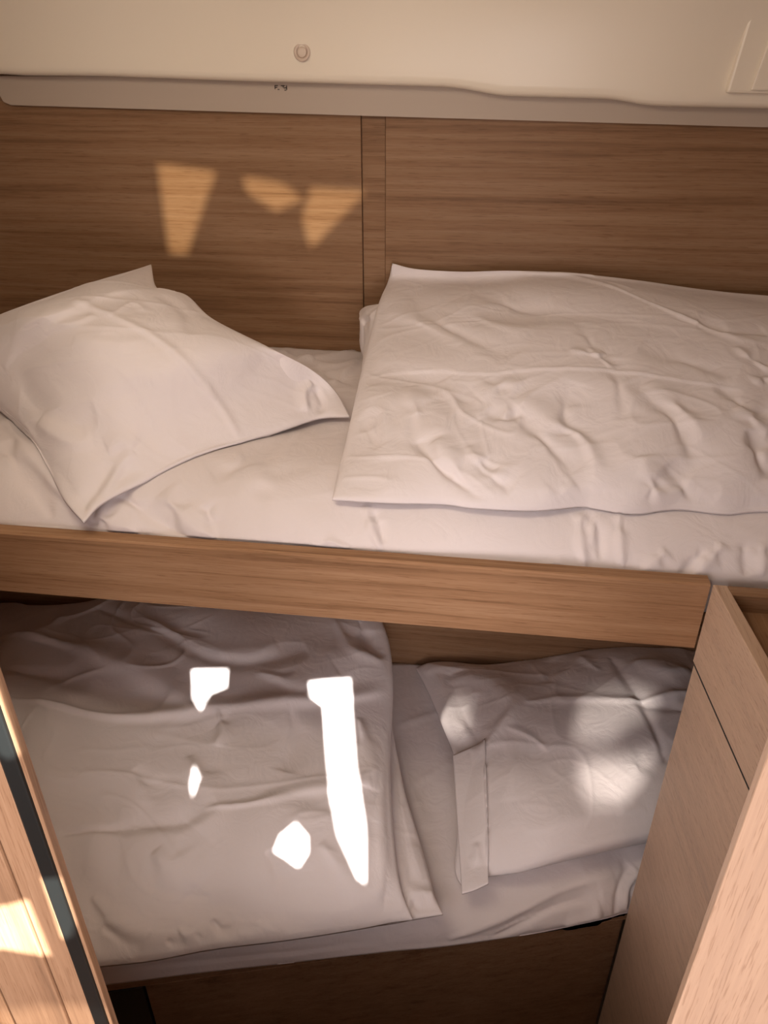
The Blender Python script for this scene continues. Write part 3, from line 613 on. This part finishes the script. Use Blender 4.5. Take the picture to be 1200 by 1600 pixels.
 left=[(-0.2386,1.452,1.3),(-0.2295,1.403,1.295),(-0.219,1.389,1.285),(-0.2096,1.304,1.265),(-0.2029,1.23,1.245)],
 right=[(-0.1523,1.377,1.35),(-0.1179,1.228,1.25)],
 puff=0.01,pw=(0.5, 0.5),pdir=(0, -0.3, 1),
 blobs=[],
 strokes=[([(-0.195,1.391,1.335),(-0.2073,1.377,1.313),(-0.2078,1.356,1.302)],0.0061,0.0040,"r"),
  ([(-0.1792,1.361,1.33),(-0.1885,1.344,1.312),(-0.2096,1.344,1.293)],0.0059,-0.0030,"r")]),
"lower_fold":dict(top=[(-0.2804,1.123,0.56),(-0.2004,1.122,0.562),(-0.1317,1.119,0.565)],
 bot=[(-0.1916,0.6875,0.546),(-0.0937,0.7119,0.546),(-0.0495,0.7262,0.546),(-0.0026,0.7397,0.548)],
 left=[(-0.2804,1.123,0.56),(-0.1916,0.6875,0.546)],
 right=[(-0.1317,1.119,0.565),(-0.1062,1.023,0.565),(-0.0851,0.952,0.563),(-0.0567,0.8759,0.56),(-0.0335,0.8132,0.556),(-0.017,0.766,0.552),(-0.0026,0.7397,0.548)],
 puff=0.02,pw=(0.5, 0.5),pdir=(0, -0.3, 1),
 blobs=[],
 strokes=[([(-0.0572,0.7487,0.5617),(-0.0352,0.7351,0.5536),(-0.0045,0.7379,0.5471)],0.0081,-0.0040,"r"),
  ([(-0.0629,0.7261,0.5535),(-0.0526,0.7553,0.5611),(-0.0324,0.7599,0.5616),(-0.0083,0.7597,0.5547)],0.0092,0.0060,"r"),
  ([(-0.0927,0.9237,0.5789),(-0.0666,0.8391,0.5733),(-0.0391,0.7773,0.5645)],0.0098,0.0040,"r"),
  ([(-0.1092,0.9949,0.5784),(-0.0799,0.8603,0.5764),(-0.0598,0.774,0.5654)],0.0076,-0.0030,"r")]),
"pillow_flap":dict(top=[(-0.0038,1.048,0.57),(0.0283,1.062,0.58),(0.0547,1.077,0.585)],
 bot=[(0.0261,0.7761,0.552),(0.0464,0.7829,0.556),(0.0678,0.7944,0.56)],
 left=None,
 right=None,
 puff=0.001,pw=(0.5, 0.5),pdir=(0, -0.3, 1),
 blobs=[],
 strokes=[])}
UP_BED = cloth('mattress', CD['upper_mattress'], 1.0795, SHEET, 'upper bunk mattress in a smooth white fitted sheet', 'mattress', res=(420, 110), crumple=.0035, seed=3, amp=1.5, solid=True, scale=5, limit=(.8735, 1.4885))
LOW_BED = cloth('mattress', CD['lower_mattress'], .4425, SHEET, 'lower bunk mattress in a creased white sheet, under the lower duvet and pillow', 'mattress', res=(420, 110), crumple=.003, seed=8, solid=True, scale=5, limit=(0, 1.358))
cloth('pillow', CD['upper_pillow'], 1.228, COT, 'plump white pillow with pointed corners leaning on the oak panel of the upper bunk', 'pillow', crumple=.005, seed=21, amp=1.25, ramp=.12, scale=6, on=UP_BED, limit=(0, 1.4885))
ud = cloth('duvet', CD['upper_duvet'], 1.226, COT, 'thick folded white duvet on the right of the upper bunk', 'duvet', res=(330, 220), amp=.8, crumple=.0035, seed=5, ramp=.05, scale=6.5, on=UP_BED, limit=(0, 1.4885))
ld = cloth('duvet', CD['lower_duvet'], .538, COT, 'folded white duvet on the left of the lower bunk, in bright sun patches', 'duvet', res=(300, 300), crumple=.007, seed=12, ramp=.05, scale=6, amp=1.7, on=LOW_BED, limit=(0, 1.358))
lp_ = cloth('pillow', CD['lower_pillow'], .530, COT, 'flat white pillow at the right end of the lower bunk beside the cabinet', 'pillow', crumple=.0045, seed=14, amp=1.2, ramp=.12, scale=6, on=LOW_BED, limit=(0, 1.358))
cloth('pillowcase_flap', CD['pillow_flap'], .55, COT, None, None, res=(40, 80), crumple=.0008, seed=35, ramp=.3, scale=8, on=[bvh_of(lp_), LOW_BED], parent=lp_)
cloth('tucked_corner', CD['upper_fold'], 1.226, COT, None, None, res=(60, 60), crumple=.003, seed=31, ramp=.2, scale=14, limit=(0, 1.4885), parent=ud)
cloth('folded_layer', CD['lower_fold'], .538, COT, None, None, res=(90, 120), crumple=.003, seed=33, ramp=.1, scale=8, on=LOW_BED, parent=ld)

# ------------------------------------------------------------------ cabinet
cb = empty('cabinet', (.5, .6, 0), 'oak cabinet, lightened as lit, with a recessed top at the right end of the bunks', 'cabinet')
def cx(y): return .312+(.85-y)*.08       # its left face leans a little to the right towards the viewer
def slab(nm, ya, yb, z0, z1, th, mat, off=0, bev=.0012):
    return prism(nm, [(cx(ya)+off, ya), (cx(yb)+off, yb), (cx(yb)+off+th, yb), (cx(ya)+off+th, ya)], z0, z1, mat, cb, bev)
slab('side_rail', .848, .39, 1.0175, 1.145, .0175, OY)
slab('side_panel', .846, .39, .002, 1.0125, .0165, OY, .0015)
slab('groove_shade_strip', .845, .391, 1.0128, 1.0172, .010, DARK, .0012, 0)  # solid strip in the groove, its shade put into the colour
slab('inner_shade_slab', .846, .39, .01, 1.115, .012, DARK, .0185)
prism('back_rim', [(.330, .8485), (.985, .8485), (.985, .829), (.331, .829)], 1.02, 1.1445, OX, cb, .0012)
prism('recessed_top', [(.334, .829), (.985, .829), (.985, .39), (.369, .39)], 1.105, 1.119, OD, cb, 0)

# ------------------------------------------------------------------ doorway
jl = empty('door_frame', (-.36, .36, 0), 'sunlit oak door frame post with a black rubber seal at the left edge', 'door frame')
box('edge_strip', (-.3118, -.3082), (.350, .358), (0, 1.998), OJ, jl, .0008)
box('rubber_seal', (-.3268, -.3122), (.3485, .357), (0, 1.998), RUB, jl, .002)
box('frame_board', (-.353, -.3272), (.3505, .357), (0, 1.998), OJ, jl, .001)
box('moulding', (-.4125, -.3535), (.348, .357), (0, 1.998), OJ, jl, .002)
box('gap_fill_strip', (-.4165, -.4120), (.353, .3575), (0, 1.998), RUB, jl, 0)  # black strip added over an open gap: darkens it, blocks a sun sliver
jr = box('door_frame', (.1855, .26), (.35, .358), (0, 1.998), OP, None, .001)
tag(jr, 'coarse grained oak door post, lightened as lit, in the lower right corner', 'door frame')
